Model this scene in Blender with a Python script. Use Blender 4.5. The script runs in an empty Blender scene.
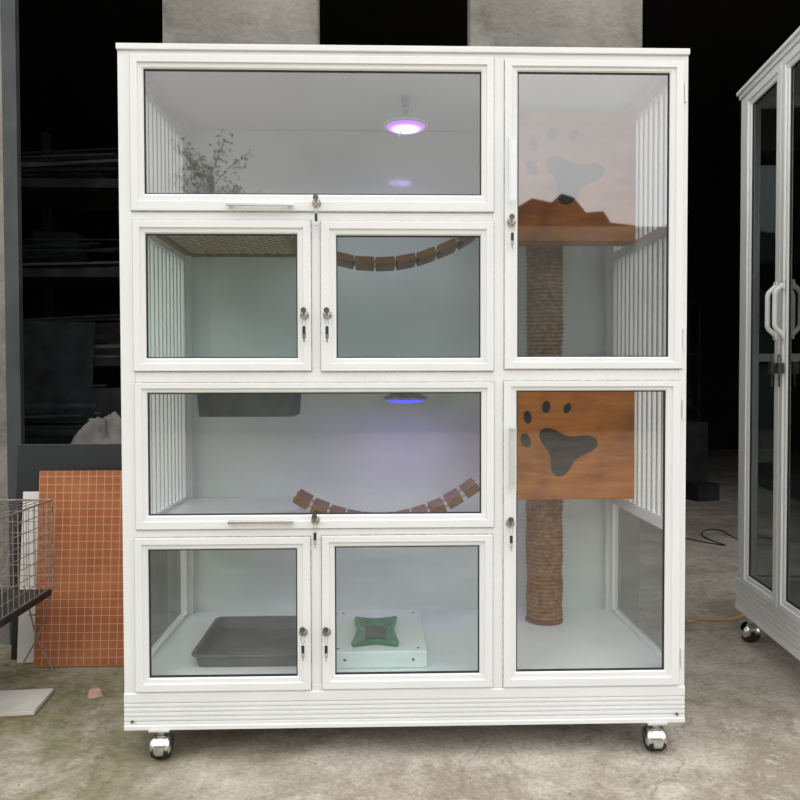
import bpy, math, random, bmesh
from mathutils import Vector, Matrix, noise
random.seed(7)
scene = bpy.context.scene
scene.view_settings.view_transform = 'Standard'
COL = scene.collection

# ---------------------------------------------------------------- materials
def newmat(name):
    m = bpy.data.materials.new(name); m.use_nodes = True
    nt = m.node_tree; nt.nodes.clear()
    out = nt.nodes.new('ShaderNodeOutputMaterial')
    return m, nt, out
def noisemat(name, c1, c2, rough=.5, scale=8., metal=0., bump=0., bscale=60., spec=.5, detail=6., c3=None, s3=1.5, coat=0):
    m, nt, out = newmat(name)
    N, L = nt.nodes, nt.links
    b = N.new('ShaderNodeBsdfPrincipled'); L.new(b.outputs[0], out.inputs[0])
    tc = N.new('ShaderNodeTexCoord')
    n = N.new('ShaderNodeTexNoise'); n.inputs['Scale'].default_value = scale; n.inputs['Detail'].default_value = detail
    L.new(tc.outputs['Object'], n.inputs['Vector'])
    r = N.new('ShaderNodeValToRGB')
    r.color_ramp.elements[0].position = .32; r.color_ramp.elements[1].position = .68
    r.color_ramp.elements[0].color = (*c1, 1); r.color_ramp.elements[1].color = (*c2, 1)
    L.new(n.outputs['Fac'], r.inputs['Fac'])
    col = r.outputs[0]
    if c3:
        n3 = N.new('ShaderNodeTexNoise'); n3.inputs['Scale'].default_value = s3; n3.inputs['Detail'].default_value = 10; n3.inputs['Roughness'].default_value = .65
        L.new(tc.outputs['Object'], n3.inputs['Vector'])
        r3 = N.new('ShaderNodeValToRGB'); r3.color_ramp.elements[0].position = .48; r3.color_ramp.elements[1].position = .66
        L.new(n3.outputs['Fac'], r3.inputs['Fac'])
        mx = N.new('ShaderNodeMixRGB'); L.new(r3.outputs[0], mx.inputs['Fac']); L.new(col, mx.inputs[1]); mx.inputs[2].default_value = (*c3, 1)
        col = mx.outputs[0]
    L.new(col, b.inputs['Base Color'])
    b.inputs['Roughness'].default_value = rough; b.inputs['Metallic'].default_value = metal
    b.inputs['Specular IOR Level'].default_value = spec
    if coat: b.inputs['Coat Weight'].default_value = coat; b.inputs['Coat Roughness'].default_value = .05
    if bump:
        nb = N.new('ShaderNodeTexNoise'); nb.inputs['Scale'].default_value = bscale; nb.inputs['Detail'].default_value = 8
        L.new(tc.outputs['Object'], nb.inputs['Vector'])
        bp = N.new('ShaderNodeBump'); bp.inputs['Strength'].default_value = bump; bp.inputs['Distance'].default_value = .01
        L.new(nb.outputs['Fac'], bp.inputs['Height']); L.new(bp.outputs[0], b.inputs['Normal'])
    return m
def glassmat(name, tint, base=.06, refl=(1, 1, 1)):
    m, nt, out = newmat(name); N, L = nt.nodes, nt.links
    lw = N.new('ShaderNodeLayerWeight'); lw.inputs[0].default_value = .5
    pw = N.new('ShaderNodeMath'); pw.operation = 'POWER'; L.new(lw.outputs['Facing'], pw.inputs[0]); pw.inputs[1].default_value = 4.
    ma = N.new('ShaderNodeMath'); ma.operation = 'MULTIPLY_ADD'; L.new(pw.outputs[0], ma.inputs[0]); ma.inputs[1].default_value = .85; ma.inputs[2].default_value = base
    t = N.new('ShaderNodeBsdfTransparent'); t.inputs[0].default_value = (*tint, 1)
    g = N.new('ShaderNodeBsdfGlossy'); g.inputs['Roughness'].default_value = .02; g.inputs[0].default_value = (*refl, 1)
    mx = N.new('ShaderNodeMixShader'); L.new(ma.outputs[0], mx.inputs[0]); L.new(t.outputs[0], mx.inputs[1]); L.new(g.outputs[0], mx.inputs[2])
    L.new(mx.outputs[0], out.inputs[0]); return m
def emitmat(name, col, s, col2=None):
    m, nt, out = newmat(name); e = nt.nodes.new('ShaderNodeEmission')
    e.inputs[0].default_value = (*col, 1); e.inputs[1].default_value = s
    if col2:
        tc = nt.nodes.new('ShaderNodeTexCoord'); gr = nt.nodes.new('ShaderNodeVectorMath'); gr.operation = 'LENGTH'
        nt.links.new(tc.outputs['Object'], gr.inputs[0])
        r = nt.nodes.new('ShaderNodeValToRGB'); r.color_ramp.elements[0].position = .024; r.color_ramp.elements[1].position = .050
        r.color_ramp.elements[0].color = (*col2, 1); r.color_ramp.elements[1].color = (*col, 1)
        nt.links.new(gr.outputs['Value'], r.inputs[0]); nt.links.new(r.outputs[0], e.inputs[0])
    nt.links.new(e.outputs[0], out.inputs[0]); return m
def woodmat(name, c1, c2, scale=3., stain=None):
    m, nt, out = newmat(name); N, L = nt.nodes, nt.links
    b = N.new('ShaderNodeBsdfPrincipled'); L.new(b.outputs[0], out.inputs[0])
    tc = N.new('ShaderNodeTexCoord'); mp = N.new('ShaderNodeMapping'); mp.inputs['Scale'].default_value = (scale, scale * 4, scale * 9)
    L.new(tc.outputs['Object'], mp.inputs[0])
    n = N.new('ShaderNodeTexNoise'); n.inputs['Scale'].default_value = 2.2; n.inputs['Detail'].default_value = 8; n.inputs['Distortion'].default_value = .8
    L.new(mp.outputs[0], n.inputs['Vector'])
    r = N.new('ShaderNodeValToRGB'); r.color_ramp.elements[0].position = .3; r.color_ramp.elements[1].position = .72
    r.color_ramp.elements[0].color = (*c1, 1); r.color_ramp.elements[1].color = (*c2, 1)
    L.new(n.outputs['Fac'], r.inputs[0]); col = r.outputs[0]
    if stain:
        n2 = N.new('ShaderNodeTexNoise'); n2.inputs['Scale'].default_value = 7; n2.inputs['Detail'].default_value = 6; L.new(tc.outputs['Object'], n2.inputs['Vector'])
        r2 = N.new('ShaderNodeValToRGB'); r2.color_ramp.elements[0].position = .48; r2.color_ramp.elements[1].position = .70; r2.color_ramp.elements[1].color = (.75, .75, .75, 1)
        L.new(n2.outputs['Fac'], r2.inputs[0]); mx = N.new('ShaderNodeMixRGB'); L.new(r2.outputs[0], mx.inputs[0]); L.new(col, mx.inputs[1]); mx.inputs[2].default_value = (*stain, 1); col = mx.outputs[0]
    L.new(col, b.inputs['Base Color']); b.inputs['Roughness'].default_value = .5; b.inputs['Specular IOR Level'].default_value = .3
    return m
def tilemat(name):
    m, nt, out = newmat(name); N, L = nt.nodes, nt.links
    b = N.new('ShaderNodeBsdfPrincipled'); L.new(b.outputs[0], out.inputs[0]); b.inputs['Roughness'].default_value = .8
    b.inputs['Specular IOR Level'].default_value = .3
    tc = N.new('ShaderNodeTexCoord'); sep = N.new('ShaderNodeSeparateXYZ'); L.new(tc.outputs['Object'], sep.inputs[0])
    facs = []
    for ax, per in ((0, .029), (2, .029)):
        a = N.new('ShaderNodeMath'); a.operation = 'DIVIDE'; L.new(sep.outputs[ax], a.inputs[0]); a.inputs[1].default_value = per
        f = N.new('ShaderNodeMath'); f.operation = 'FRACT'; L.new(a.outputs[0], f.inputs[0])
        g = N.new('ShaderNodeMath'); g.operation = 'LESS_THAN'; L.new(f.outputs[0], g.inputs[0]); g.inputs[1].default_value = .10
        facs.append(g)
    mx = N.new('ShaderNodeMath'); mx.operation = 'MAXIMUM'; L.new(facs[0].outputs[0], mx.inputs[0]); L.new(facs[1].outputs[0], mx.inputs[1])
    n = N.new('ShaderNodeTexNoise'); n.inputs['Scale'].default_value = 9; n.inputs['Detail'].default_value = 8; L.new(tc.outputs['Object'], n.inputs['Vector'])
    r = N.new('ShaderNodeValToRGB'); r.color_ramp.elements[0].position = .3; r.color_ramp.elements[1].position = .7
    r.color_ramp.elements[0].color = (.32, .098, .036, 1); r.color_ramp.elements[1].color = (.44, .155, .06, 1); L.new(n.outputs['Fac'], r.inputs[0])
    mc = N.new('ShaderNodeMixRGB'); L.new(mx.outputs[0], mc.inputs[0]); L.new(r.outputs[0], mc.inputs[1]); mc.inputs[2].default_value = (.52, .29, .19, 1)
    L.new(mc.outputs[0], b.inputs['Base Color']); return m

M = {}
M['white'] = noisemat('white_paint', (.75, .76, .755), (.81, .815, .81), rough=.35, scale=3)
M['panel'] = noisemat('white_panel', (.66, .71, .685), (.74, .78, .755), rough=.10, scale=2, spec=.6)
M['inner'] = noisemat('white_board', (.76, .78, .765), (.82, .84, .825), rough=.22, scale=2)
M['black'] = noisemat('black_rubber', (.012, .012, .012), (.025, .025, .025), rough=.6, scale=30)
M['seal'] = noisemat('grey_seal', (.12, .12, .12), (.5, .5, .5), rough=.7, scale=110)
M['chrome'] = noisemat('chrome', (.62, .62, .62), (.78, .78, .78), rough=.18, metal=1, scale=10)
M['lockmetal'] = noisemat('lock_metal', (.22, .20, .17), (.5, .47, .42), rough=.3, metal=.85, scale=60)
M['darkmetal'] = noisemat('dark_metal', (.08, .075, .07), (.22, .20, .17), rough=.35, metal=.8, scale=40)
M['greymetal'] = noisemat('grey_metal', (.25, .26, .28), (.4, .42, .45), rough=.4, metal=.4, scale=20)
M['glass_a'] = glassmat('shade_tint_glass', (.71, .74, .75), .12)  # door tints stand in for compartment shade, darkest in the top row
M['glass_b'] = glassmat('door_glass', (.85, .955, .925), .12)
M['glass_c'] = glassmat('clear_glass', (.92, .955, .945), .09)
M['glass_d'] = glassmat('reflective_shade_glass', (.72, .73, .75), .20)  # upper right pane: compartment shade in the tint, reflection raised for sky haze
M['glass2'] = glassmat('side_glass', (.62, .67, .65), .09)
M['glass3'] = glassmat('dark_glass', (.55, .6, .6), .09)
M['wood'] = woodmat('orange_wood', (.38, .115, .010), (.54, .185, .025), 3., (.20, .055, .008))
M['plank'] = woodmat('bridge_wood', (.11, .05, .024), (.26, .12, .055), 8)
M['lattice'] = woodmat('lattice_wood', (.22, .11, .05), (.36, .20, .10), 8)
M['rope'] = noisemat('sisal_rope', (.20, .088, .033), (.45, .235, .105), rough=.9, scale=60, bump=.8, bscale=200, spec=.2)
M['ropew'] = noisemat('pale_rope', (.42, .34, .25), (.6, .52, .4), rough=.9, scale=80)
M['paw'] = noisemat('dark_inlay', (.016, .014, .014), (.032, .028, .027), rough=.5, scale=5, spec=.12)
M['greyplastic'] = noisemat('grey_plastic', (.12, .125, .135), (.17, .175, .185), rough=.6, scale=6, spec=.25)
M['greyfelt'] = noisemat('grey_felt', (.10, .105, .11), (.15, .155, .16), rough=.8, scale=20)
M['green'] = noisemat('green_glaze', (.0015, .10, .045), (.006, .24, .12), rough=.12, scale=22, spec=.18)
M['darkgreen'] = noisemat('dark_green', (.002, .03, .016), (.006, .08, .045), rough=.12, scale=18, spec=.15)
M['concrete'] = noisemat('concrete', (.19, .175, .155), (.32, .30, .265), rough=.95, scale=5, bump=.7, bscale=45, c3=(.12, .11, .095), s3=2.5)
M['darkwall'] = noisemat('dark_wall', (.015, .015, .016), (.03, .029, .03), rough=.95, scale=2)  # near-black base colour on the workshop walls and ceiling
M['steel'] = noisemat('dark_steel', (.02, .022, .025), (.045, .048, .052), rough=.7, scale=6, spec=.2)
M['trimsteel'] = noisemat('grey_steel', (.03, .034, .038), (.06, .065, .07), rough=.6, scale=6)
M['rack'] = noisemat('rack_metal', (.028, .03, .034), (.065, .07, .075), rough=.6, scale=9, spec=.3)
M['profile'] = noisemat('aluminium_profile', (.15, .16, .175), (.25, .265, .28), rough=.4, scale=9, metal=.3)
M['cardboard'] = noisemat('dusty_cardboard', (.05, .04, .03), (.095, .078, .06), rough=.95, scale=6)
M['tile'] = tilemat('orange_mosaic')
M['blackslab'] = noisemat('black_slab', (.012, .013, .015), (.02, .021, .024), rough=.35, scale=3)
M['whiteboard'] = noisemat('board_edge', (.62, .58, .53), (.76, .73, .68), rough=.7, scale=5)
M['sack'] = noisemat('dusty_sack', (.14, .13, .115), (.28, .26, .235), rough=.95, scale=9, bump=.5, bscale=14)
M['wire'] = noisemat('rusty_wire', (.20, .16, .13), (.38, .33, .29), rough=.6, metal=.3, scale=30)
M['brick'] = noisemat('brick_chip', (.42, .26, .19), (.56, .38, .29), rough=.95, scale=30, bump=.5)
M['pebble'] = noisemat('pebble_stone', (.22, .19, .155), (.36, .32, .27), rough=.95, scale=30)
M['ceramic'] = noisemat('white_ceramic', (.60, .57, .53), (.70, .68, .64), rough=.35, scale=5, c3=(.44, .38, .32), s3=3)
M['brown'] = noisemat('brown_clay', (.22, .12, .07), (.32, .19, .11), rough=.9, scale=9)
M['cord'] = noisemat('orange_cord', (.42, .22, .08), (.55, .32, .14), rough=.6, scale=20)
M['leaf'] = noisemat('foliage', (.10, .13, .10), (.20, .24, .19), rough=.9, scale=3, spec=.1)
M['bark'] = noisemat('bark', (.10, .09, .08), (.16, .15, .13), rough=.9, scale=12, spec=.1)
M['house'] = noisemat('house_wall', (.13, .16, .145), (.24, .28, .255), rough=.9, scale=.5, c3=(.04, .05, .045), s3=.6)
M['roof'] = noisemat('roof_tiles', (.04, .03, .025), (.07, .05, .04), rough=.9, scale=6)
M['clear'] = glassmat('clear_plastic', (.93, .94, .94), .14)
M['led'] = emitmat('lamp_glow', (.42, .10, 1.1), 1.9, (1.7, 1.2, 2.2))
M['ledblue'] = emitmat('blue_glow', (.10, .10, 1.), 1.6)
M['blue'] = noisemat('blue_plastic', (.02, .03, .06), (.04, .055, .10), rough=.5)

def groundmat():
    m, nt, out = newmat('yard_concrete'); N, L = nt.nodes, nt.links
    b = N.new('ShaderNodeBsdfPrincipled'); L.new(b.outputs[0], out.inputs[0]); b.inputs['Roughness'].default_value = .97
    b.inputs['Specular IOR Level'].default_value = .1
    g = N.new('ShaderNodeNewGeometry')
    def nz(s, d=8, dist=0., rough=.5):
        n = N.new('ShaderNodeTexNoise'); n.inputs['Scale'].default_value = s; n.inputs['Detail'].default_value = d; n.inputs['Distortion'].default_value = dist; n.inputs['Roughness'].default_value = rough
        L.new(g.outputs['Position'], n.inputs['Vector']); return n.outputs['Fac']
    def ramp(x, p0, c0, p1, c1):
        r = N.new('ShaderNodeValToRGB'); r.color_ramp.elements[0].position = p0; r.color_ramp.elements[1].position = p1
        r.color_ramp.elements[0].color = (*c0, 1); r.color_ramp.elements[1].color = (*c1, 1); L.new(x, r.inputs[0]); return r.outputs[0]
    def mix(f, a, c, mode='MIX'):
        x = N.new('ShaderNodeMixRGB'); x.blend_type = mode
        if isinstance(f, float): x.inputs[0].default_value = f
        else: L.new(f, x.inputs[0])
        L.new(a, x.inputs[1])
        if isinstance(c, tuple): x.inputs[2].default_value = (*c, 1)
        else: L.new(c, x.inputs[2])
        return x.outputs[0]
    base = ramp(nz(4.5, 15, .2, .72), .32, (.40, .345, .285), .64, (.66, .60, .525))
    f1 = ramp(nz(1.5, 15, .3, .75), .47, (0, 0, 0), .57, (.75, .75, .75))
    c = mix(f1, base, (.32, .27, .21))
    f2 = ramp(nz(11, 12, .6, .75), .55, (0, 0, 0), .63, (.5, .5, .5))
    c = mix(f2, c, (.72, .665, .59))
    gr = ramp(nz(75, 6, 0, .85), .34, (.55, .53, .51), .58, (1.08, 1.08, 1.08))
    c = mix(.8, c, gr, 'MULTIPLY')
    f4 = ramp(nz(30, 8, .5, .75), .63, (0, 0, 0), .69, (.8, .8, .8))
    c = mix(f4, c, (.21, .17, .13))
    f5 = ramp(nz(5.5, 12, 1.5, .7), .62, (0, 0, 0), .66, (.55, .55, .55))
    c = mix(f5, c, (.25, .205, .15))
    nd = N.new('ShaderNodeTexNoise'); nd.inputs['Scale'].default_value = 3.5; nd.inputs['Detail'].default_value = 8; L.new(g.outputs['Position'], nd.inputs['Vector'])
    av = N.new('ShaderNodeVectorMath'); av.operation = 'ADD'; L.new(g.outputs['Position'], av.inputs[0])
    sc = N.new('ShaderNodeVectorMath'); sc.operation = 'SCALE'; L.new(nd.outputs['Color'], sc.inputs[0]); sc.inputs['Scale'].default_value = .5; L.new(sc.outputs[0], av.inputs[1])
    vo = N.new('ShaderNodeTexVoronoi'); vo.feature = 'DISTANCE_TO_EDGE'; vo.inputs['Scale'].default_value = .6; L.new(av.outputs[0], vo.inputs['Vector'])
    cr = ramp(vo.outputs['Distance'], .0, (.5, .5, .5), .004, (0, 0, 0)); c = mix(cr, c, (.2, .165, .13))
    sp = N.new('ShaderNodeSeparateXYZ'); L.new(g.outputs['Position'], sp.inputs[0])
    mr = N.new('ShaderNodeMapRange'); mr.inputs['From Min'].default_value = -.20; mr.inputs['From Max'].default_value = -.85; L.new(sp.outputs[0], mr.inputs[0])
    nn = ramp(nz(3.2, 14, .3, .75), .38, (.2, .2, .2), .54, (1, 1, 1))
    mu = N.new('ShaderNodeMath'); mu.operation = 'MULTIPLY'; L.new(mr.outputs[0], mu.inputs[0]); L.new(nn, mu.inputs[1])
    mu2 = N.new('ShaderNodeMath'); mu2.operation = 'MULTIPLY'; L.new(mu.outputs[0], mu2.inputs[0]); mu2.inputs[1].default_value = .9
    dirt = ramp(nz(24, 12, .2, .8), .38, (.12, .115, .055), .62, (.30, .27, .165))
    c = mix(mu2.outputs[0], c, dirt)
    L.new(c, b.inputs['Base Color'])
    bp = N.new('ShaderNodeBump'); bp.inputs['Strength'].default_value = .7; bp.inputs['Distance'].default_value = .012
    L.new(nz(26, 15, 0, .8), bp.inputs['Height']); L.new(bp.outputs[0], b.inputs['Normal'])
    return m
M['ground'] = groundmat()

# ---------------------------------------------------------------- mesh helper
class MB:
    def __init__(s): s.v = []; s.f = []
    def box(s, x0, x1, y0, y1, z0, z1):
        i = len(s.v)
        s.v += [(x0, y0, z0), (x1, y0, z0), (x1, y1, z0), (x0, y1, z0), (x0, y0, z1), (x1, y0, z1), (x1, y1, z1), (x0, y1, z1)]
        s.f += [(i, i+3, i+2, i+1), (i+4, i+5, i+6, i+7), (i, i+1, i+5, i+4), (i+1, i+2, i+6, i+5), (i+2, i+3, i+7, i+6), (i+3, i, i+4, i+7)]
        return s
    def cyl(s, p0, p1, r, n=16, r1=None):
        p0, p1 = Vector(p0), Vector(p1); r1 = r if r1 is None else r1
        d = (p1-p0).normalized(); a = d.orthogonal().normalized(); b = d.cross(a)
        i = len(s.v)
        for p, rr in ((p0, r), (p1, r1)):
            for k in range(n):
                t = 2*math.pi*k/n; s.v.append(tuple(p+(a*math.cos(t)+b*math.sin(t))*rr))
        for k in range(n):
            j = (k+1) % n; s.f.append((i+k, i+j, i+n+j, i+n+k))
        s.f.append(tuple(i+n-1-k for k in range(n))); s.f.append(tuple(i+n+k for k in range(n)))
        return s
    def tube(s, pts, r, n=8):
        pts = [Vector(p) for p in pts]; i = len(s.v); a = None
        for k, p in enumerate(pts):
            d = (pts[min(k+1, len(pts)-1)]-pts[max(k-1, 0)]).normalized()
            a = d.orthogonal().normalized() if a is None else (a-d*a.dot(d)).normalized()
            b = d.cross(a)
            for q in range(n):
                t = 2*math.pi*q/n; s.v.append(tuple(p+(a*math.cos(t)+b*math.sin(t))*r))
        for k in range(len(pts)-1):
            for q in range(n):
                j = (q+1) % n; s.f.append((i+k*n+q, i+k*n+j, i+(k+1)*n+j, i+(k+1)*n+q))
        s.f.append(tuple(i+n-1-q for q in range(n))); e = i+(len(pts)-1)*n; s.f.append(tuple(e+q for q in range(n)))
        return s
    def lathe(s, c, prof, n=32, axis='z'):
        i = len(s.v)
        for r, h in prof:
            for k in range(n):
                t = 2*math.pi*k/n; x, y = r*math.cos(t), r*math.sin(t)
                s.v.append((c[0]+x, c[1]+y, c[2]+h) if axis == 'z' else ((c[0]+h, c[1]+x, c[2]+y) if axis == 'x' else (c[0]+y, c[1]+h, c[2]+x)))
        for k in range(len(prof)-1):
            for q in range(n):
                j = (q+1) % n; s.f.append((i+k*n+q, i+k*n+j, i+(k+1)*n+j, i+(k+1)*n+q))
        s.f.append(tuple(i+n-1-q for q in range(n))); e = i+(len(prof)-1)*n; s.f.append(tuple(e+q for q in range(n)))
        return s
    def ring(s, O, I, prof):
        i = len(s.v); n = len(prof)
        for t, y in prof:
            r = [O[k]*(1-t)+I[k]*t for k in range(4)]
            s.v += [(r[0], y, r[2]), (r[1], y, r[2]), (r[1], y, r[3]), (r[0], y, r[3])]
        for k in range(n):
            m = (k+1) % n
            for q in range(4):
                j = (q+1) % 4; s.f.append((i+k*4+q, i+k*4+j, i+m*4+j, i+m*4+q))
        return s
    def prism(s, poly, y0, y1):
        i = len(s.v); n = len(poly)
        s.v += [(x, y0, z) for x, z in poly]+[(x, y1, z) for x, z in poly]
        for k in range(n):
            j = (k+1) % n; s.f.append((i+k, i+j, i+n+j, i+n+k))
        s.f.append(tuple(i+n-1-k for k in range(n))); s.f.append(tuple(i+n+k for k in range(n)))
        return s
    def prismz(s, poly, z0, z1, sc=1., c=(0, 0)):
        i = len(s.v); n = len(poly)
        s.v += [(x, y, z0) for x, y in poly]+[(c[0]+(x-c[0])*sc, c[1]+(y-c[1])*sc, z1) for x, y in poly]
        for k in range(n):
            j = (k+1) % n; s.f.append((i+k, i+j, i+n+j, i+n+k))
        s.f.append(tuple(i+n-1-k for k in range(n))); s.f.append(tuple(i+n+k for k in range(n)))
        return s
    def quad(s, a, b, c, d):
        i = len(s.v); s.v += [a, b, c, d]; s.f.append((i, i+1, i+2, i+3)); return s

W = {}
def finish(name, mb, mat, parent=None, bevel=0., smooth=False, label=None, category=None, kind=None, group=None, origin=None, seg=2):
    xs = list(zip(*mb.v))
    if origin is None:
        origin = Vector([(min(a)+max(a))/2 for a in xs])
        if parent is None: origin.z = min(xs[2])
    origin = Vector(origin)
    me = bpy.data.meshes.new(name)
    me.from_pydata([tuple(Vector(v)-origin) for v in mb.v], [], mb.f); me.validate(); me.update()
    bm = bmesh.new(); bm.from_mesh(me); bmesh.ops.recalc_face_normals(bm, faces=bm.faces); bm.to_mesh(me); bm.free()
    mats = mat if isinstance(mat, list) else [mat]
    for mm in mats: me.materials.append(M[mm])
    o = bpy.data.objects.new(name, me); COL.objects.link(o)
    W[o.name] = origin
    if parent: o.parent = parent; o.location = origin-W[parent.name]
    else: o.location = origin
    if smooth:
        for p in me.polygons: p.use_smooth = True
        try: me.set_sharp_from_angle(angle=math.radians(40))
        except Exception: pass
    if bevel:
        b = o.modifiers.new('bevel', 'BEVEL'); b.width = bevel; b.segments = seg; b.limit_method = 'ANGLE'
    tag(o, label, category, kind, group)
    return o
def tag(o, label=None, category=None, kind=None, group=None):
    if label: o['label'] = label
    if category: o['category'] = category
    if kind: o['kind'] = kind
    if group: o['group'] = group
def empty(name, loc, label, category, group=None, W0=None):
    o = bpy.data.objects.new(name, None); COL.objects.link(o); o.location = loc; o.empty_display_size = .1
    W[o.name] = Vector(loc if W0 is None else W0); tag(o, label, category, None, group); return o

# ---------------------------------------------------------------- shared cabinet parts
DPROF = [(0, .0), (0, -.015), (.05, -.0165), (.55, -.0165), (.60, -.011), (.9, -.011), (1, -.007), (1, .003)]
def lock(parent, x, z):
    l = MB(); l.lathe((x, -.0165, z), [(.0115, 0), (.0115, -.004), (.009, -.009), (.006, -.011)], 20, 'y')
    l.box(x-.0012, x+.0012, -.031, -.027, z-.006, z+.006)
    finish('lock', l, 'lockmetal', parent, smooth=True, label='round metal cam lock')
    k = MB(); k.lathe((x-.001, -.035, z+.012), [(.0075, 0), (.0075, .0018), (.003, .0018)], 16, 'y'); k.box(x-.003, x+.001, -.0345, -.0325, z-.004, z+.010)
    finish('key', k, 'darkmetal', parent, bevel=.0006, label='key in the lock')
    k = MB(); k.tube([(x+.004*math.sin(t), -.033-.002*math.cos(t), z-.016+.012*math.cos(t)) for t in [i*math.pi/8 for i in range(17)]], .0009, 6)
    k.box(x-.0045, x+.0045, -.034, -.031, z-.062, z-.030); k.box(x-.002, x+.002, -.034, -.032, z-.072, z-.06)
    finish('spare_key', k, 'chrome', parent, bevel=.0012, label='spare key hanging from a ring')
    k = MB(); k.box(x-.0035, x+.0035, -.0355, -.034, z-.050, z-.030)
    finish('key_head', k, 'black', parent, label='black plastic key head')
def door(cab, O, I, label, locks=(), handle=None, glass='glass_b', hinge=None):
    d = MB(); O = list(O); I = list(I); d.ring(O, I, DPROF)
    do = finish('door', d, 'white', cab, label=label)
    s = MB(); e = .0018; s.ring([O[0]-e, O[1]+e, O[2]-e, O[3]+e], O, [(0, .0005), (0, -.0105), (1, -.0105), (1, .0005)])
    finish('door_seal', s, 'seal', do, label='grey brush seal around door')
    g = MB(); q = .0032; g.ring([I[0]-.001, I[1]+.001, I[2]-.001, I[3]+.001], [I[0]+q, I[1]-q, I[2]+q, I[3]-q], [(0, .002), (0, -.0065), (1, -.0055), (1, .002)])
    finish('gasket', g, 'black', do, label='black rubber glass gasket')
    p = MB(); p.quad((I[0], -.003, I[2]), (I[1], -.003, I[2]), (I[1], -.003, I[3]), (I[0], -.003, I[3]))
    finish('glass_pane', p, glass, do, label='clear glass pane, tint set per door')
    for lx, lz in locks: lock(do, lx, lz)
    if handle:
        x0, x1, z = handle; h = MB()
        h.box(x0, x1, -.034, -.027, z-.005, z+.005); h.box(x0+.006, x0+.016, -.028, -.016, z-.004, z+.004); h.box(x1-.016, x1-.006, -.028, -.016, z-.004, z+.004)
        finish('handle', h, 'chrome', do, bevel=.002, label='chrome bar handle')
    if hinge:
        for hx, hz in hinge:
            h = MB(); h.cyl((hx, -.014, hz-.025), (hx, -.014, hz+.025), .0035, 12)
            finish('hinge', h, 'white', do, smooth=True)
    return do
def caster(cab, x, y, ztop, r=.033):
    c = MB(); c.box(x-.028, x+.028, y-.028, y+.028, ztop-.005, ztop); c.cyl((x, y, r*1.6), (x, y, ztop-.005), .011)
    co = finish('caster', c, 'chrome', cab, bevel=.001, label='swivel caster with chrome hood')
    n, m = 24, 16
    h = MB(); yo = y; zc = r
    for a in range(m+1):
        ph = math.pi*a/m
        for b in range(n+1):
            th = math.radians(-30)+math.radians(215)*b/n
            rr = (r+.002)*max(.05, math.sin(ph))**.5; xx = -math.cos(ph)*r*.92
            h.v.append((x+xx, yo-math.cos(th)*rr, zc+math.sin(th)*rr+.002))
    for a in range(m):
        for b in range(n):
            h.f.append((a*(n+1)+b, a*(n+1)+b+1, (a+1)*(n+1)+b+1, (a+1)*(n+1)+b))
    ho = finish('hood', h, 'chrome', co, smooth=True); sm = ho.modifiers.new('s', 'SOLIDIFY'); sm.thickness = .0015
    for sx in (-1, 1):
        w = MB(); w.lathe((x+sx*.003, yo, r), [(.004, 0), (r*.92, 0), (r, sx*.003), (r, sx*.012), (r*.86, sx*.020), (r*.5, sx*.024), (.004, sx*.025)], 28, 'x')
        finish('wheel', w, 'black', co, smooth=True)
def ribbase(cab, x0, x1, z0, z1, y0=-.012, ribs=5):
    H = z1-z0; pr = [(.012, z1), (y0+.003, z1), (y0, z1-.003)]
    zt = z1-H*.25; pr.append((y0, zt))
    hh = (zt-z0-.012)/ribs
    for k in range(ribs):
        a = zt-k*hh; pr += [(y0+.005, a-.001), (y0+.005, a-.003), (y0, a-.005), (y0, a-hh+.0005)]
    pr += [(y0-.002, z0+.010), (y0-.002, z0), (.012, z0)]
    mb = MB(); n = len(pr)
    for x in (x0, x1): mb.v += [(x, y, z) for y, z in pr]
    for k in range(n):
        j = (k+1) % n; mb.f.append((k, j, n+j, n+k))
    mb.f.append(tuple(range(n))); mb.f.append(tuple(range(2*n-1, n-1, -1)))
    return finish('base_panel', mb, 'white', cab, label='white ribbed base panel')

# ================================================================ main cat cage
cage = empty('cat_cabinet', (0, .3, 0), 'large white aluminium cat cabinet on casters with glass doors', 'cat cage')
D = .6
ZB, ZT = .084, 1.880
b = MB(); y0, y1 = -.009, .03
b.box(-.750, -.712, y0, y1, .18, ZT-.012); b.box(.728, .750, y0, y1, .18, ZT-.012); b.box(.228, .262, y0-.001, y1, .185, 1.852)
b.box(-.712, .728, y0, y1, 1.845, ZT-.012)
b.box(-.712, .228, y0, y1, 1.418, 1.458); b.box(-.712, .229, y0+.0005, y1, 1.0, 1.041); b.box(.261, .728, y0+.0005, y1, 1.0, 1.041); b.box(-.712, .228, y0, y1, .588, .625)
b.box(-.712, .728, y0, y1, .18, .2)
b.box(-.262, -.214, y0+.001, y1, 1.041, 1.418); b.box(-.262, -.218, y0+.001, y1, .2, .588)
b.box(-.750, -.712, D-.03, D+.01, .10, ZT-.012); b.box(.712, .750, D-.03, D+.01, .10, ZT-.012)
for s in (-1, 1):
    xa, xb = sorted((s*.712, s*.750)); b.box(xa, xb, y1, D-.03, ZT-.03, ZT-.012); b.box(xa, xb, y1, D-.03, .18, .196)
finish('body_frame', b, 'white', cage, bevel=.0012, label='white aluminium outer frame')
b = MB(); b.box(-.752, .752, -.016, D+.015, ZT-.012, ZT+.004)
finish('top_panel', b, 'white', cage, bevel=.002)
b = MB(); b.box(-.750, .750, D+.0, D+.008, .19, ZT-.015)
finish('back_panel', b, 'panel', cage)
b = MB(); b.box(-.74, .74, .031, D, .1965, .211)
finish('floor_panel', b, 'inner', cage)
ribbase(cage, -.750, .750, ZB, .182)
b = MB(); b.box(-.750, -.74, .012, D+.01, ZB, .18); b.box(.74, .750, .012, D+.01, ZB, .18); b.box(-.74, .74, D, D+.01, ZB, .18)
finish('base_skirt', b, 'white', cage)
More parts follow.
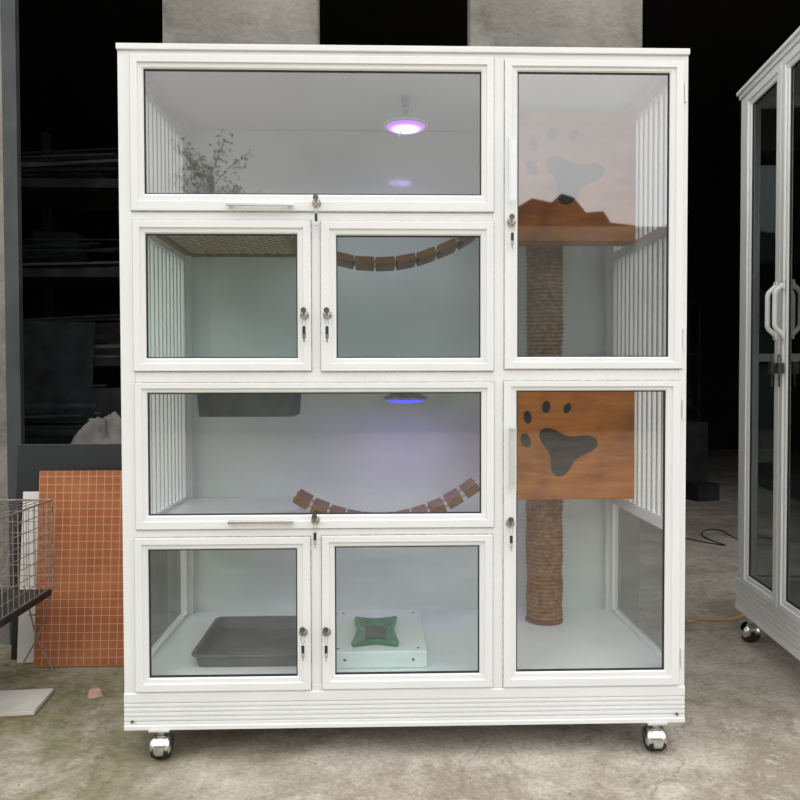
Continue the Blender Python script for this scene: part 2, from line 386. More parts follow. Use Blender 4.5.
for sx in (-.728, .728):
    b = MB(); b.cyl((sx, -.0165, .107), (sx, -.012, .107), .0035, 12); finish('screw', b, 'darkmetal', cage)
for s in (-1, 1):
    p = MB(); xa, xb = sorted((s*.727, s*.748))
    for z0, z1 in ((.197, .222), (.585, .618), (1.0, 1.03), (1.415, 1.445), (1.825, ZT-.031)):
        p.box(xa, xb, .045, D-.045, z0, z1)
    p.box(xa, xb, .0305, .047, .197, ZT-.031); p.box(xa, xb, D-.047, D-.0305, .197, ZT-.031)
    nb = 12
    for k in range(nb):
        yy = .045+(D-.09)*(k+.7)/(nb+.4)
        p.box(s*.738-.005, s*.738+.005, yy-.006, yy+.006, .61, 1.83)
    so = finish('side_panel', p, 'white', cage, bevel=.001, label='white barred side panel')
    g = MB(); g.quad((s*.738, .047, .222), (s*.738, D-.047, .222), (s*.738, D-.047, .585), (s*.738, .047, .585))
    finish('glass_pane', g, 'glass2', so, label='clear side glass pane')
b = MB(); b.box(-.727, .21, .05, D, 1.006, 1.018); finish('middle_shelf', b, 'inner', cage, bevel=.001, label='white board shelf')
b = MB(); b.box(-.727, -.33, .04, D, .595, .606); finish('lower_shelf', b, 'inner', cage, bevel=.001, label='white board shelf')
b = MB(); X0, X1, Y0, Y1 = -.727, -.335, .04, D; Zs = 1.440
b.box(X0, X1, Y0, Y0+.02, Zs-.006, Zs+.012); b.box(X0, X1, Y1-.02, Y1, Zs-.006, Zs+.012); b.box(X0, X0+.02, Y0+.02, Y1-.02, Zs-.006, Zs+.012); b.box(X1-.02, X1, Y0+.02, Y1-.02, Zs-.006, Zs+.012)
b.box(X0+.02, X1-.02, Y0+.02, Y1-.02, Zs+.006, Zs+.012)
sh = finish('upper_shelf', b, 'lattice', cage, label='brown wooden lattice shelf')
b = MB(); w, h = X1-X0-.04, Y1-Y0-.04
k = -h
while k < w:
    for sgn in (1, -1):
        a0 = max(0, -k); a1 = min(h, w-k)
        if a1 > a0+.01:
            xa, xb = (k+a0, k+a1) if sgn == 1 else (w-(k+a0), w-(k+a1))
            b.cyl((X0+.02+xa, Y0+.02+a0, Zs+.003), (X0+.02+xb, Y0+.02+a1, Zs+.003), .0028, 6)
    k += .04
finish('lattice', b, 'ropew', sh, label='pale diamond lattice strips')

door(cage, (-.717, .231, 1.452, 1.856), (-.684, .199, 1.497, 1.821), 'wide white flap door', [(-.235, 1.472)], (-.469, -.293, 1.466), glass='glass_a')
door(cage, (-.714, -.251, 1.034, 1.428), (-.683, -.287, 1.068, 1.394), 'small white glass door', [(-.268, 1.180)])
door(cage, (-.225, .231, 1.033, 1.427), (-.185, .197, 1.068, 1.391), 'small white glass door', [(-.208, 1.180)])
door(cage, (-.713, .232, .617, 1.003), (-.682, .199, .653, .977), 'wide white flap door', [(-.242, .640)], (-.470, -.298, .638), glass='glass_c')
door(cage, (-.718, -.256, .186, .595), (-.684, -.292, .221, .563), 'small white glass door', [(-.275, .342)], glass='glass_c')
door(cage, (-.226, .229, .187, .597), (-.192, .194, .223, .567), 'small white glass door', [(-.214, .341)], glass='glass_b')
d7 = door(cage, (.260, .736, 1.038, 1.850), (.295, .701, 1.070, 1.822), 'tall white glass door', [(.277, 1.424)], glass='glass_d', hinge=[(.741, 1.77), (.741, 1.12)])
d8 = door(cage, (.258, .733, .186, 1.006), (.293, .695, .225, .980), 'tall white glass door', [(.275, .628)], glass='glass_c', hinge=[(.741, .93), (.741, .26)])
for d, z in ((d7, 1.56), (d8, .80)):
    b = MB(); b.box(.268, .290, -.034, -.018, z-.085, z+.085); finish('clear_handle', b, 'clear', d, bevel=.003, label='clear plastic strip handle')
for cx, cy in ((-.657, .006), (.674, .006), (-.66, .55), (.66, .55)): caster(cage, cx, cy, ZB+(.004 if cy > .1 else .0))

# ---------------------------------------------------------------- things in the cage
post = empty('scratching_post', (.474, .47, .211), 'tall brown sisal rope scratching post in white cabinet', 'scratching post')
pr = [(.02, .012)]
z = .012; R0 = .056
while z < 1.24:
    pr += [(R0-.003, z), (R0+.003, z+.0035), (R0+.0045, z+.0065), (R0+.003, z+.0095), ]
    z += .013
pr.append((.02, z))
b = MB(); b.lathe((.474, .47, .2115), pr, 36); po = finish('rope_wrap', b, 'rope', post, smooth=False)
for v in po.data.vertices:
    n_ = noise.noise(Vector((v.co.x*9, v.co.y*9, v.co.z*14)))*.0050; a = math.atan2(v.co.y, v.co.x)
    v.co.x += math.cos(a)*n_; v.co.y += math.sin(a)*n_
b = MB(); b.lathe((.474, .47, .2115), [(.02, 0), (.062, 0), (.062, .006), (.05, .012), (.02, .012)], 36); finish('foot_plate', b, 'plank', post, smooth=True)

def paw(cx, cz):
    polys = []
    pad = []
    for k in range(90):
        t = 2*math.pi*k/90; u = t-math.radians(17); r = .062*(1+.36*math.cos(3*u)+.07*math.cos(6*u)+.03*math.cos(2*t))
        pad.append((cx+r*math.cos(t)*1.16, cz+r*math.sin(t)))
    polys.append(pad)
    for dx, dz, rx, rz, an in ((-.124, .028, .015, .023, 20), (-.118, .100, .012, .020, 8), (-.060, .132, .013, .019, -8), (.006, .128, .011, .017, -24)):
        a = math.radians(an)
        polys.append([(cx+dx+rx*math.cos(t)*math.cos(a)-rz*math.sin(t)*math.sin(a), cz+dz+rx*math.cos(t)*math.sin(a)+rz*math.sin(t)*math.cos(a)) for t in [2*math.pi*k/28 for k in range(28)]])
    return polys
for (z0, z1, cx, cz, lab) in ((1.439, 1.840, .524, 1.636, 'upper orange wooden board with dark paw cutout above the post'), (.637, 1.048, .506, .794, 'orange wooden board with dark paw print cutout before the post')):
    bd = empty('paw_board', (.49, .33, z0), lab, 'wooden board', 'orange paw print boards')
    b = MB(); b.box(.264, .724, .32, .335, z0, z1); finish('board', b, 'wood', bd, bevel=.002)
    for poly in paw(cx, cz):
        b = MB(); b.prism(poly, .3185, .321); finish('paw_cutout', b, 'paw', bd, label='dark paw shaped inlay')
    b = MB()
    b.box(.264, .724, .335, .405, z0, z0+.012)
    finish('ledge', b, 'wood', bd, bevel=.002)

def bridge(x0, za, x1, zbb, sag, y0, y1, lab, N):
    def P(t): return Vector((x0+(x1-x0)*t, 0, za+(zbb-za)*t-4*sag*t*(1-t)))
    root = empty('rope_bridge', (x0, (y0+y1)/2, min(za, zbb)), lab, 'rope bridge', 'wooden plank bridges')
    first = None
    hw = (x1-x0)/N*.5*.92
    for k in range(N):
        t = (k+.5)/N; c = P(t); tg = (P(t+.01)-P(t-.01)).normalized(); an = -math.atan2(tg.z, tg.x)
        if first is None:
            m = MB(); m.box(-hw, hw, y0, y1, -.013, .013); first = finish('plank', m, 'plank', root, bevel=.002, origin=(0, (y0+y1)/2, 0)); o = first
        else:
            o = first.copy(); COL.objects.link(o)
        o.location = Vector((c.x, (y0+y1)/2, c.z))-W[root.name]; o.rotation_euler = (0, an+random.uniform(-.05, .05), 0)
    for yy in (y0+.015, y1-.015):
        m = MB(); m.tube([(P(i/24).x, yy, P(i/24).z) for i in range(25)], .004, 8); finish('rope', m, 'ropew', root, smooth=True)
bridge(-.333, 1.436, .226, 1.462, .085, .24, .36, 'brown wooden plank bridge sagging from the lattice shelf', 9)
bridge(-.327, .668, .226, .702, .098, .20, .33, 'brown wooden plank bridge sagging above the lower doors', 11)

def rrect(x0, x1, y0, y1, r, n=6):
    p = []
    for cx, cy, a0 in ((x1-r, y1-r, 0), (x0+r, y1-r, 90), (x0+r, y0+r, 180), (x1-r, y0+r, 270)):
        for k in range(n+1):
            a = math.radians(a0+90*k/n); p.append((cx+r*math.cos(a), cy+r*math.sin(a)))
    return p
def trayobj(name, x0, x1, y0, y1, z0, z1, r, mat, taper=.03, lip=.008, th=.004, **kw):
    m = MB()
    def L(ins, z): return [(x, y, z) for x, y in rrect(x0+ins, x1-ins, y0+ins, y1-ins, max(r-ins*.5, .005))]
    seq = [L(taper, z0), L(0+lip, z1-.004), L(0, z1-.004), L(0, z1), L(lip+th, z1), L(taper+th, z0+th)]
    n = len(seq[0])
    for s_ in seq: m.v += s_
    for k in range(len(seq)-1):
        for q in range(n):
            j = (q+1) % n; m.f.append((k*n+q, k*n+j, (k+1)*n+j, (k+1)*n+q))
    m.f.append(tuple(n-1-q for q in range(n))); e = (len(seq)-1)*n; m.f.append(tuple(e+q for q in range(n)))
    return finish(name, m, mat, smooth=True, **kw)
trayobj('litter_tray', -.598, -.222, .070, .420, .2115, .250, .025, 'greyplastic', taper=.018, lip=.007, label='grey plastic litter tray on the cabinet floor', category='litter tray')
hm = trayobj('hanging_bed', -.612, -.309, .16, .42, .905, .990, .04, 'greyfelt', taper=.014, label='grey rounded hanging cat bed under the middle shelf', category='cat bed')
for x in (-.58, -.34):
    for y in (.19, .39):
        b = MB(); b.cyl((x, y, .985), (x, y, 1.0055), .004, 8); finish('strap', b, 'black', hm)

bx = empty('step_box', (-.076, .25, .2115), 'white step box with screw holes on the cabinet floor', 'box')
b = MB(); b.box(-.212, .058, .065, .44, .2115, .258); finish('box_body', b, 'inner', bx, bevel=.003)
for x in (-.19, .035):
    for y in (.09, .41): b = MB(); b.cyl((x, y, .257), (x, y, .2595), .004, 10); finish('screw', b, 'darkmetal', bx)
for x in (-.17, .02): b = MB(); b.cyl((x, .0645, .235), (x, .066, .235), .004, 10); finish('screw', b, 'darkmetal', bx)
def concave(sx, sy, n=96, e=1.6):
    out = []
    for k in range(n):
        t = 2*math.pi*k/n; q = max(abs(math.cos(t)), abs(math.sin(t))); r = (1/q)**e; r = min(r, 1.66)
        out.append((-.086+sx*r*math.cos(t), .215+sy*r*math.sin(t)))
    return out
g = empty('green_dish', (-.086, .215, .258), 'glossy green concave sided dish on the white step box', 'dish')
m = MB(); loops = [(1, .2585), (1.05, .270), (1.0, .273), (.80, .269), (.66, .263), (.3, .261)]
nn = 96
for s_, zz in loops:
    m.v += [(-.086+(x+.086)*s_, .215+(y-.215)*s_, zz) for x, y in concave(.054, .098)]
for k in range(len(loops)-1):
    for q in range(nn):
        j = (q+1) % nn; m.f.append((k*nn+q, k*nn+j, (k+1)*nn+j, (k+1)*nn+q))
m.f.append(tuple(nn-1-q for q in range(nn))); e = (len(loops)-1)*nn; m.f.append(tuple(e+q for q in range(nn)))
finish('dish_body', m, 'green', g, smooth=True)
b = MB(); b.prismz([(-.086+(x+.086)*.50, .215+(y-.215)*.50) for x, y in concave(.054, .098)], .2625, .2645); finish('dish_hollow', b, 'darkgreen', g)
b = MB(); b.box(-.185, .06, .10, .34, 1.0185, 1.027); b.box(-.15, .02, .13, .31, 1.027, 1.031)
finish('flat_tray', b, 'black', bevel=.002, label='thin black flat tray lying on the middle shelf', category='tray')

def lamp(x, y, ztop, zl, glow, lab, col, en, stem=True, drop=.03):
    r = empty('pendant_lamp', (x, y, ztop), lab, 'lamp', 'round violet lamps')
    m = MB(); m.lathe((x, y, zl), [(.060, 0), (.068, .002), (.069, .007), (.060, .012), (.03, .026), (.014, .030)], 40); finish('lamp_shade', m, 'white' if stem else 'greymetal', r, smooth=True)
    m = MB(); m.lathe((x, y, zl), [(.004, -.010), (.030, -.0095), (.048, -.006), (.058, -.001), (.058, .001), (.004, .001)], 40)
    finish('diffuser', m, glow, r, smooth=True, origin=(x, y, zl))
    m = MB(); m.cyl((x, y, zl+.028), (x, y, ztop), .004, 10)
    if stem:
        m.box(x-.010, x+.010, y-.01, y+.01, zl+.062, zl+.074); m.box(x-.013, x+.013, y-.012, y+.012, ztop-.010, ztop); m.box(x-.008, x+.008, y-.009, y+.009, zl+.034, zl+.050)
    finish('stem', m, 'greymetal', r, smooth=False)
    if stem:
        m = MB(); m.tube([(x-.012, y, zl-.004), (x-.016, y-.002, zl-.02), (x-.022, y, zl-.030)], .0025, 6); finish('pull_cord', m, 'darkmetal', r, smooth=True)
    ld = bpy.data.lights.new('lamp_bulb', 'AREA'); ld.shape = 'DISK'; ld.size = .09; ld.color = col; ld.energy = en
    lo = bpy.data.objects.new('lamp_bulb', ld); COL.objects.link(lo); lo.parent = r; lo.location = (0, 0, zl-.013-ztop)
lamp(.010, .30, 1.8675, 1.779, 'led', 'round pendant lamp glowing violet under the cabinet top', (.5, .3, 1), .22)
lamp(.008, .30, 1.0055, .950, 'ledblue', 'round lamp glowing blue under the middle shelf', (.46, .30, 1), .75, False)

# ================================================================ setting
b = MB(); b.quad((-30, -40, 0), (30, -40, 0), (30, 12, 0), (-30, 12, 0)); finish('floor', b, 'ground', kind='structure')
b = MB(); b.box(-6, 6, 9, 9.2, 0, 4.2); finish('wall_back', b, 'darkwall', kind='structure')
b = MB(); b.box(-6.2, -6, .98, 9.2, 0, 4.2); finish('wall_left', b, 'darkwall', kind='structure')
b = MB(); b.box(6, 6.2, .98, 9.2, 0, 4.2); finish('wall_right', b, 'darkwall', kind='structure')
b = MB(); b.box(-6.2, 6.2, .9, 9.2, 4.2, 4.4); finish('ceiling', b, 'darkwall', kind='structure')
b = MB(); b.box(-6.2, -1.493, .9, .98, 0, 3.1); b.box(-6.2, 6.2, .9, .98, 3.1, 4.2); b.box(3.6, 6.2, .9, .98, 0, 3.1)
finish('wall_front', b, 'concrete', kind='structure')
b = MB(); b.box(-1.493, -1.440, .90, .93, 0, 3.1); finish('trim_1', b, 'trimsteel', kind='structure')
for i, (x0, x1) in enumerate(((-.891, -.302), (.279, .947))):
    p = MB(); p.box(x0, x1, .9, .99, 0, 3.1)
    finish('concrete_pillar', p, 'concrete', bevel=.006, label='wide rough grey concrete pillar behind the white cabinet', category='pillar', group='concrete pillars')

rk = empty('storage_rack', (-2.2, 2.6, 0), 'dark metal storage rack loaded with aluminium profiles', 'rack')
b = MB()
for x in (-3.3, -2.2, -1.25):
    for y in (2.3, 2.9): b.box(x-.02, x+.02, y-.02, y+.02, 0, 2.6)
for z in (.6, 1.1, 1.6, 2.1): b.box(-3.3, -1.25, 2.3, 2.9, z+.02, z+.04); b.box(-3.3, -1.25, 2.28, 2.30, z, z+.05)
finish('rack_frame', b, 'rack', rk)
for z in (.64, 1.14, 1.64, 2.14):
    for k in range(20):
        y = 2.33+random.uniform(0, .2); x0 = -3.2; x1 = -1.27-random.uniform(0, .6); zz = z+.012+random.uniform(0, .22)*random.random()
        sl = random.uniform(-.05, .12)
        b = MB(); b.tube([(x0, y, zz), (x1, y+.05*sl, max(z+.012, zz+sl))], random.uniform(.005, .014), 4); finish('metal_profile', b, random.choice(['profile', 'rack', 'rack', 'steel']), rk)
def boxobj(x, y, z, w, d, h, mat, par=None, rot=0., **kw):
    m = MB(); m.box(-w/2, w/2, -d/2, d/2, 0, h); m.box(-w*.46, w*.46, -d*.46, d*.46, h, h+.006)
    o = finish(kw.pop('name'), m, mat, par, bevel=.006, origin=(0, 0, 0), **kw); o.location = Vector((x, y, z))-(W[par.name] if par else Vector((0, 0, 0))); o.rotation_euler = (0, 0, rot); return o
for (x, z, w, h, mt_) in ((-1.75, 1.14, .3, .22, 'cardboard'), (-2.05, 1.64, .26, .28, 'steel'), (-1.55, 1.64, .2, .16, 'cardboard'), (-1.8, .64, .34, .2, 'cardboard'), (-1.5, 2.14, .28, .2, 'steel'), (-1.42, .64, .2, .25, 'rack'), (-1.40, 1.14, .2, .30, 'steel'), (-1.9, 2.14, .3, .26, 'cardboard')):
    boxobj(x, 2.74, z+.001, w, .2, h, mt_, rk, random.uniform(-.1, .1), name='storage_box')
for k, (xa, xb, hh) in enumerate(((-2.10, -1.66, 1.35), (-1.78, -1.36, .98))):
    m = MB(); m.box(xa, xb, 0, .010, 0, hh); o = finish('metal_sheet', m, 'rack', bevel=.001, label='dark flat sheet leaning against the storage rack', category='sheet', group='sheets against the rack', origin=(xa, 0, 0)); o.location = (xa, 2.08-.06*k, .004); o.rotation_euler = (-.12, 0, 0)
# stack of stock lengths lying on blocks before the rack
sb = empty('scrap_bundle', (-1.9, 1.75, 0), 'messy stack of metal offcuts in the dim workshop', 'metal scrap')
b = MB(); b.box(-2.5, -2.42, 1.5, 1.95, 0, .72); b.box(-1.52, -1.44, 1.5, 1.95, 0, .72); finish('trestle', b, 'steel', sb)
for k in range(26):
    y = random.uniform(1.52, 1.92); zz = .735+random.uniform(0, .22)*random.random(); b = MB()
    b.tube([(-2.8, y, zz+random.uniform(0, .04)), (random.uniform(-1.5, -1.28), y+random.uniform(-.05, .05), zz+random.uniform(0, .07))], random.uniform(.006, .014), 4)
    finish('metal_bar', b, random.choice(['profile', 'rack', 'steel', 'rack']), sb)
for (x, y, w, d, h, mt_, nm, lb, ct) in ((2.28, 4.6, .34, .3, .26, 'cardboard', 'cardboard_box', 'dusty cardboard box on the workshop floor', 'box'),
    (2.66, 4.3, .22, .2, .14, 'steel', 'plastic_bin', 'small dark plastic bin on the workshop floor', 'bin'),
    (2.85, 5.3, .5, .4, .62, 'steel', 'tool_cabinet', 'dark steel tool cabinet in the dim workshop', 'tool cabinet'),
    (2.45, 5.9, .4, .3, .40, 'cardboard', 'wooden_box', 'dusty brown wooden box in the dim workshop', 'box')):
    boxobj(x, y, .0, w, d, h, mt_, None, random.uniform(-.3, .3), name=nm, label=lb, category=ct)
boxobj(2.80, 5.25, .627, .16, .12, .10, 'blue', name='tool_case', label='small blue tool case on the tool cabinet', category='tool case')
ws = empty('wall_shelving', (2.8, 6.4, 0), 'open dark metal shelving at the back of the workshop', 'shelving')
b = MB()
for x in (2.05, 3.5):
    for y in (6.3, 6.58): b.tube([(x, y, 0), (x, y, 1.9)], .015, 6)
for z in (.7, 1.3, 1.88): b.box(2.03, 3.52, 6.25, 6.6, z, z+.02)
finish('shelf_frame', b, 'steel', ws)
for k in range(9):
    x = 2.2+.15*k; z = random.choice([.721, 1.321]); wv = random.uniform(.06, .12); hv = random.uniform(.08, .24)
    b = MB(); b.box(x-wv/2, x+wv/2, 6.32, 6.48, z, z+hv); finish('storage_box', b, random.choice(['cardboard', 'steel', 'blue', 'rack']), ws, bevel=.004)
b = MB(); b.tube([(1.20, 1.06, .006), (1.27, 1.10, .006), (1.34, 1.08, .006), (1.42, 1.10, .006), (1.52, 1.18, .006), (1.6, 1.3, .006)], .006); finish('power_cord', b, 'cord', smooth=True, label='orange power cord lying on the concrete floor', category='cord')
b = MB(); pts = [(1.75+.7*i/40+.05*math.sin(i*.6), 2.75+.25*math.sin(i*.35), .005) for i in range(41)]
b.tube(pts, .0035); finish('black_cable', b, 'rack', smooth=True, label='thin black cable lying on the workshop floor', category='cable')

def lean(name, x0, x1, zl, ybot, ytop, th, mat, lab, cat):
    L = zl; ang = math.atan2(ytop-ybot, L); m = MB(); m.box(x0, x1, 0, th, 0, L/math.cos(ang))
    o = finish(name, m, mat, bevel=.002, label=lab, category=cat, origin=(x0, 0, 0)); o.location = (x0, ybot, .003); o.rotation_euler = (-ang, 0, 0); return o
lean('mosaic_tile_panel', -1.296, -.935, .685, .66, .73, .012, 'tile', 'orange brown mosaic tile sheet leaning beside the cabinet', 'tile panel')
lean('white_board_panel', -1.372, -.94, .605, .70, .765, .012, 'whiteboard', 'pale board leaning behind the orange tile sheet', 'board')
lean('black_slab_panel', -1.41, -.94, .775, .735, .81, .014, 'blackslab', 'glossy black slab leaning behind the tile sheets', 'slab')
b = MB(); b.box(-1.40, -.95, 1.0, 1.30, 0, .66); finish('wooden_crate', b, 'rack', bevel=.01, label='dark crate behind the leaning slabs', category='crate')
m = MB(); nr, na = 40, 120; cxs, cys, czs = -1.21, 1.15, .6665
for i in range(nr+1):
    rr = i/nr
    for j in range(na):
        a = 2*math.pi*j/na
        fold = .5+.5*math.sin(a*7+3*noise.noise(Vector((math.cos(a)*2, math.sin(a)*2, rr*2))))
        R_ = rr*(.165+.02*noise.noise(Vector((math.cos(a)*3, math.sin(a)*3, 0))))
        zz = .225*(1-rr**2.4)*(.80+.25*noise.noise(Vector((math.cos(a)*rr*2.4+5, math.sin(a)*rr*2.4, 1)))+.20*fold*rr) + .012*noise.noise(Vector((math.cos(a)*rr*9, math.sin(a)*rr*9, 3)))
        m.v.append((cxs+R_*math.cos(a)*1.08, cys+R_*math.sin(a)*.75, czs+max(zz, .0)))
for i in range(nr):
    for j in range(na):
        q = (j+1) % na; m.f.append((i*na+j, i*na+q, (i+1)*na+q, (i+1)*na+j))
finish('cloth_sack', m, 'sack', smooth=True, label='crumpled dusty grey cloth sack on a dark crate', category='sack')

wc = empty('wire_cage', (-1.5, .40, 0), 'small rusty wire pet cage on folding legs', 'wire cage')
b = MB(); cx0, cx1, cy0, cy1, cz0, cz1 = -1.80, -1.205, .20, .62, .30, .60
r = .0014
n1 = 20
for k in range(n1+1):
    x = cx0+k*(cx1-cx0)/n1
    for y in (cy0, cy1): b.cyl((x, y, cz0), (x, y, cz1), r, 6)
    b.cyl((x, cy0, cz1), (x, cy1, cz1), r, 6)
for j in range(9):
    z = cz0+j*.0375
    for y in (cy0, cy1): b.cyl((cx0, y, z), (cx1, y, z), r, 6)
    b.cyl((cx1, cy0, z), (cx1, cy1, z), r, 6)
for j in range(13):
    y = cy0+j*.035; b.cyl((cx1, y, cz0), (cx1, y, cz1), r, 6)
for y in (cy0, cy1):
    for x in (cx0, cx1): b.cyl((x, y, cz0), (x, y, cz1), .0032, 8)
    b.cyl((cx0, y, cz1), (cx1, y, cz1), .0032, 8)
b.cyl((cx1, cy0, cz1), (cx1, cy1, cz1), .0032, 8)
finish('wire_mesh', b, 'wire', wc)
b = MB(); b.box(cx0, cx1-.005, cy0-.03, cy1, .268, .290); finish('drop_tray', b, 'black', wc, bevel=.003)
for y in (cy0, cy1):
    b = MB(); b.tube([(cx1-.10, y, cz0), (cx1-.06, y, .12), (cx1-.005, y, .008), (cx1-.03, y, .006)], .003); b.tube([(cx1, y, cz0), (cx1-.05, y, .13), (cx1-.12, y, .008)], .003)
    b.tube([(cx1-.085, y, .2), (cx1-.015, y, .2)], .0025)
    finish('leg', b, 'wire', wc, smooth=True)
b = MB(); b.box(-.2, .2, -.085, .085, 0, .012); to = finish('ceramic_tile', b, ['ceramic'], bevel=.001, label='loose white ceramic tile with brown edge on the ground', category='tile', origin=(0, 0, 0)); to.location = (-1.32, .335, .005); to.rotation_euler = (0, 0, .09)
b = MB(); b.box(-.199, .199, -.084, .084, -.004, .0); uo = finish('tile_backing', b, 'brown', to, origin=(0, 0, 0)); uo.location = (0, 0, 0)
def stone(x, y, s, mat, lab, cat, name, grp=None):
    b = MB(); b.prismz([(x+s*math.cos(a)*random.uniform(.7, 1.1), y+s*.8*math.sin(a)*random.uniform(.7, 1.1)) for a in [i*math.pi/3.5 for i in range(7)]], 0, s*.9, .7, (x, y)); finish(name, b, mat, bevel=s*.12, label=lab, category=cat, group=grp)
stone(-.984, .404, .027, 'brick', 'small broken pink brick chip on the ground', 'brick piece', 'brick_chip')
for k in range(60):
    x = random.uniform(-1.6, 1.5); y = random.choice([random.uniform(-.42, -.03), random.uniform(-.3, .5)])
    if abs(x) < .8 and y > -.06: y = random.uniform(-.42, -.08)
    stone(x, y, random.uniform(.002, .006), 'pebble', 'tiny pebble on the dusty concrete ground', 'pebble', 'pebble', 'pebbles on the ground')

# ================================================================ second cabinet
dirx = Vector((-.11, -.994, 0)).normalized()
c2 = empty('glass_cabinet', (1.330, .88, 0), 'tall white display cabinet with two glass doors and white handles', 'cabinet', W0=(0, 0, 0))
c2.rotation_euler = (0, 0, math.atan2(dirx.y, dirx.x))
Wd, Dp, zb2, zt2 = .81, .5, .120, 2.118
b = MB()
for x0, x1 in ((0, .075), (Wd-.075, Wd)):
    b.box(x0, x1, -.006, .04, zb2+.10, zt2-.03)
b.box(0, .04, Dp-.04, Dp, zb2+.1, zt2-.03); b.box(Wd-.04, Wd, Dp-.04, Dp, zb2+.1, zt2-.03)
b.box(.075, Wd-.075, -.006, .04, zt2-.07, zt2-.03); b.box(.075, Wd-.075, -.006, .04, zb2+.1, zb2+.13)
for x0, x1 in ((0, .03), (Wd-.03, Wd)):
    b.box(x0, x1, .04, Dp-.04, zt2-.07, zt2-.03); b.box(x0, x1, .04, Dp-.04, zb2+.1, zb2+.13); b.box(x0, x1, .04, Dp-.04, 1.08, 1.11)
finish('body_frame', b, 'white', c2, bevel=.002)
b = MB(); b.box(-.010, Wd+.010, -.022, Dp+.01, zt2-.014, zt2); b.box(-.003, Wd+.003, -.014, Dp+.005, zt2-.032, zt2-.014); finish('top_panel', b, 'white', c2, bevel=.002)
ribbase(c2, 0, Wd, zb2, zb2+.12, ribs=4)
b = MB(); b.box(.0, Wd, .012, Dp, zb2+.105, zb2+.118); b.box(0, .012, .012, Dp, zb2, zb2+.105); b.box(Wd-.012, Wd, .012, Dp, zb2, zb2+.105); finish('floor_panel', b, 'white', c2)
b = MB(); b.box(.01, Wd-.01, Dp-.01, Dp-.004, zb2+.12, zt2-.03); finish('back_panel', b, 'rack', c2, label='dark back panel')
b = MB(); b.box(.03, Wd-.03, .06, Dp-.02, .60, .612); finish('shelf', b, 'steel', c2)
b = MB(); b.box(.03, Wd-.03, .06, Dp-.02, 1.45, 1.462); finish('shelf', b, 'steel', c2)
for s in (0.015, Wd-.015):
    g = MB(); g.quad((s, .04, zb2+.12), (s, Dp-.04, zb2+.12), (s, Dp-.04, zt2-.05), (s, .04, zt2-.05)); finish('glass_pane', g, 'glass3', c2, label='dark tinted side glass')
for (a, b_, hx) in ((.070, .390, .365), (.395, .715, .424)):
    dd = door(c2, (a, b_, zb2+.115, zt2-.045), (a+.046, b_-.052, zb2+.155, zt2-.09), 'tall white glass door', glass='glass3')
    h = MB(); pts = []
    for k in range(17):
        t = k/16; pts.append((hx, -.018-.026*min(1, math.sin(math.pi*t)*2.2), 1.16+.165*t))
    h.tube(pts, .0080, 12); h.box(hx-.010, hx+.010, -.022, -.015, 1.145, 1.175); h.box(hx-.010, hx+.010, -.022, -.015, 1.31, 1.34)
    finish('handle', h, 'white', dd, smooth=True, label='white curved pull handle')
    h = MB(); h.box(hx-.014, hx+.014, -.036, -.017, 1.03, 1.065); h.tube([(hx-.010, -.028, 1.065), (hx-.010, -.028, 1.085), (hx, -.028, 1.094), (hx+.010, -.028, 1.085), (hx+.010, -.028, 1.065)], .0025); h.box(hx-.004, hx+.004, -.03, -.026, .985, 1.03)
    finish('padlock', h, 'darkmetal', dd, bevel=.002, label='dark padlock with key')
for x, y in ((.035, .03), (Wd-.07, .05), (.07, Dp-.05), (Wd-.07, Dp-.05)): caster(c2, x, y, zb2+.002, .036)

# ================================================================ yard behind (seen in the glass)
hs = empty('house', (0, -14, 0), 'long dark low building across the yard', 'building')
b = MB(); b.box(-14, 14, -15.5, -13.0, 0, 4.12); finish('building_wall', b, 'house', hs)
b = MB(); b.prism([(2.2, 4.1), (5.3, 4.1), (5.0, 4.18), (4.6, 4.22), (4.45, 4.45), (4.1, 4.42), (3.85, 4.72), (3.6, 4.80), (3.4, 4.62), (3.0, 4.70), (2.75, 4.55), (2.2, 4.5)], -15.4, -13.1); finish('roof', b, 'roof', hs)
tr = empty('tree', (-3.2, -12, 0), 'thin leafy tree across the yard', 'tree')
b = MB(); b.tube([(-3.2, -12, 0), (-3.25, -12, 2), (-3.15, -12, 4.8)], .05)
tips = []
for k in range(30):
    z = random.uniform(3.2, 4.8); a = random.uniform(0, 6.28); l = random.uniform(.3, .75); p0 = Vector((-3.2, -12, z)); p1 = p0+Vector((math.cos(a)*l, math.sin(a)*l*.6, l*.95)); b.tube([tuple(p0), tuple((p0+p1)/2+Vector((0, 0, .05))), tuple(p1)], .010, 5); tips.append((p0, p1))
finish('trunk', b, 'bark', tr)
b = MB()
for p0, p1 in tips:
    for j in range(34):
        c = p0.lerp(p1, random.uniform(.35, 1.1))+Vector((random.gauss(0, .09), random.gauss(0, .09), random.gauss(0, .09)))
        u = Vector((random.gauss(0, 1), random.gauss(0, 1), random.gauss(0, 1))).normalized()*.05; w_ = u.orthogonal().normalized()*.02
        b.quad(tuple(c-u), tuple(c+w_), tuple(c+u), tuple(c-w_))
finish('foliage', b, 'leaf', tr, kind='stuff')

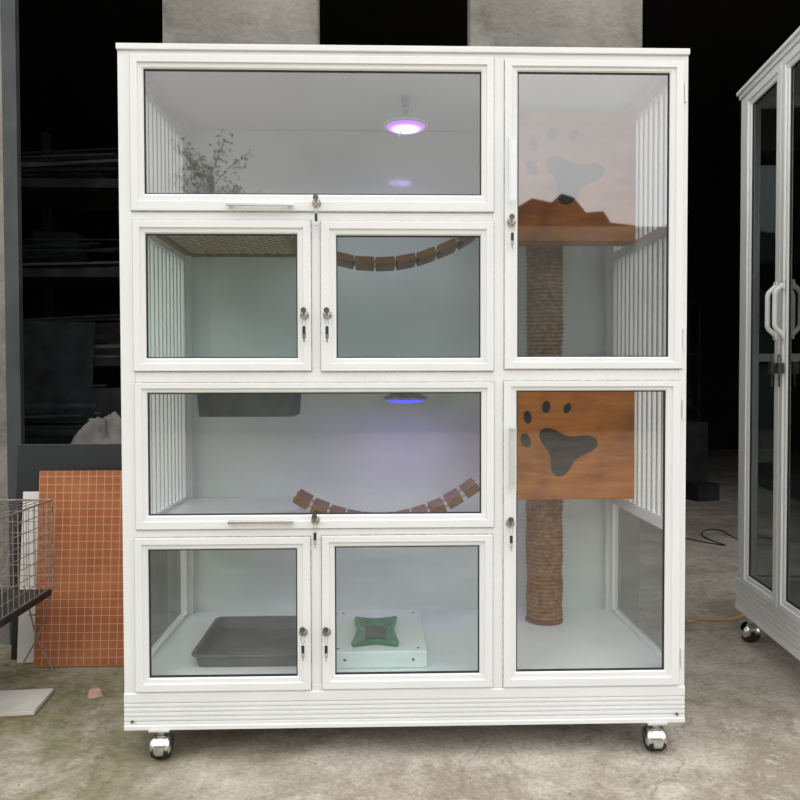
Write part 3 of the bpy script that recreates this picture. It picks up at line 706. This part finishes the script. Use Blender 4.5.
# ================================================================ light + camera
w = bpy.data.worlds.new('overcast_sky'); scene.world = w; w.use_nodes = True
nt = w.node_tree; nt.nodes.clear(); o = nt.nodes.new('ShaderNodeOutputWorld'); bg = nt.nodes.new('ShaderNodeBackground')
tc = nt.nodes.new('ShaderNodeTexCoord'); sp = nt.nodes.new('ShaderNodeSeparateXYZ'); nt.links.new(tc.outputs['Generated'], sp.inputs[0])
cn = nt.nodes.new('ShaderNodeTexNoise'); cn.inputs['Scale'].default_value = 2.8; cn.inputs['Detail'].default_value = 6; nt.links.new(tc.outputs['Generated'], cn.inputs['Vector'])
ad = nt.nodes.new('ShaderNodeMath'); ad.operation = 'MULTIPLY_ADD'; nt.links.new(cn.outputs['Fac'], ad.inputs[0]); ad.inputs[1].default_value = .8; nt.links.new(sp.outputs[2], ad.inputs[2])
rp = nt.nodes.new('ShaderNodeValToRGB'); rp.color_ramp.elements[0].color = (.43, .45, .475, 1); rp.color_ramp.elements[1].color = (1.0, 1.0, .985, 1)
rp.color_ramp.elements[0].position = .38; rp.color_ramp.elements[1].position = .98
nt.links.new(ad.outputs[0], rp.inputs[0]); nt.links.new(rp.outputs[0], bg.inputs[0]); bg.inputs[1].default_value = 2.25
nt.links.new(bg.outputs[0], o.inputs[0])

cd = bpy.data.cameras.new('camera'); cam = bpy.data.objects.new('camera', cd); COL.objects.link(cam); scene.camera = cam
cd.sensor_width = 36; cd.sensor_fit = 'HORIZONTAL'; cd.lens = 33.75; cd.clip_start = .05
yaw, pitch, roll = .0272, .0233, -.0023
F = Vector((math.sin(yaw)*math.cos(pitch), math.cos(yaw)*math.cos(pitch), -math.sin(pitch)))
Rt = Vector((math.cos(yaw), -math.sin(yaw), 0)); U = Rt.cross(F)
R2 = Rt*math.cos(roll)+U*math.sin(roll); U2 = U*math.cos(roll)-Rt*math.sin(roll)
mt = Matrix((R2, U2, -F)).transposed().to_4x4(); mt.translation = Vector((-.0715, -1.9964, 1.0029)); cam.matrix_world = mt
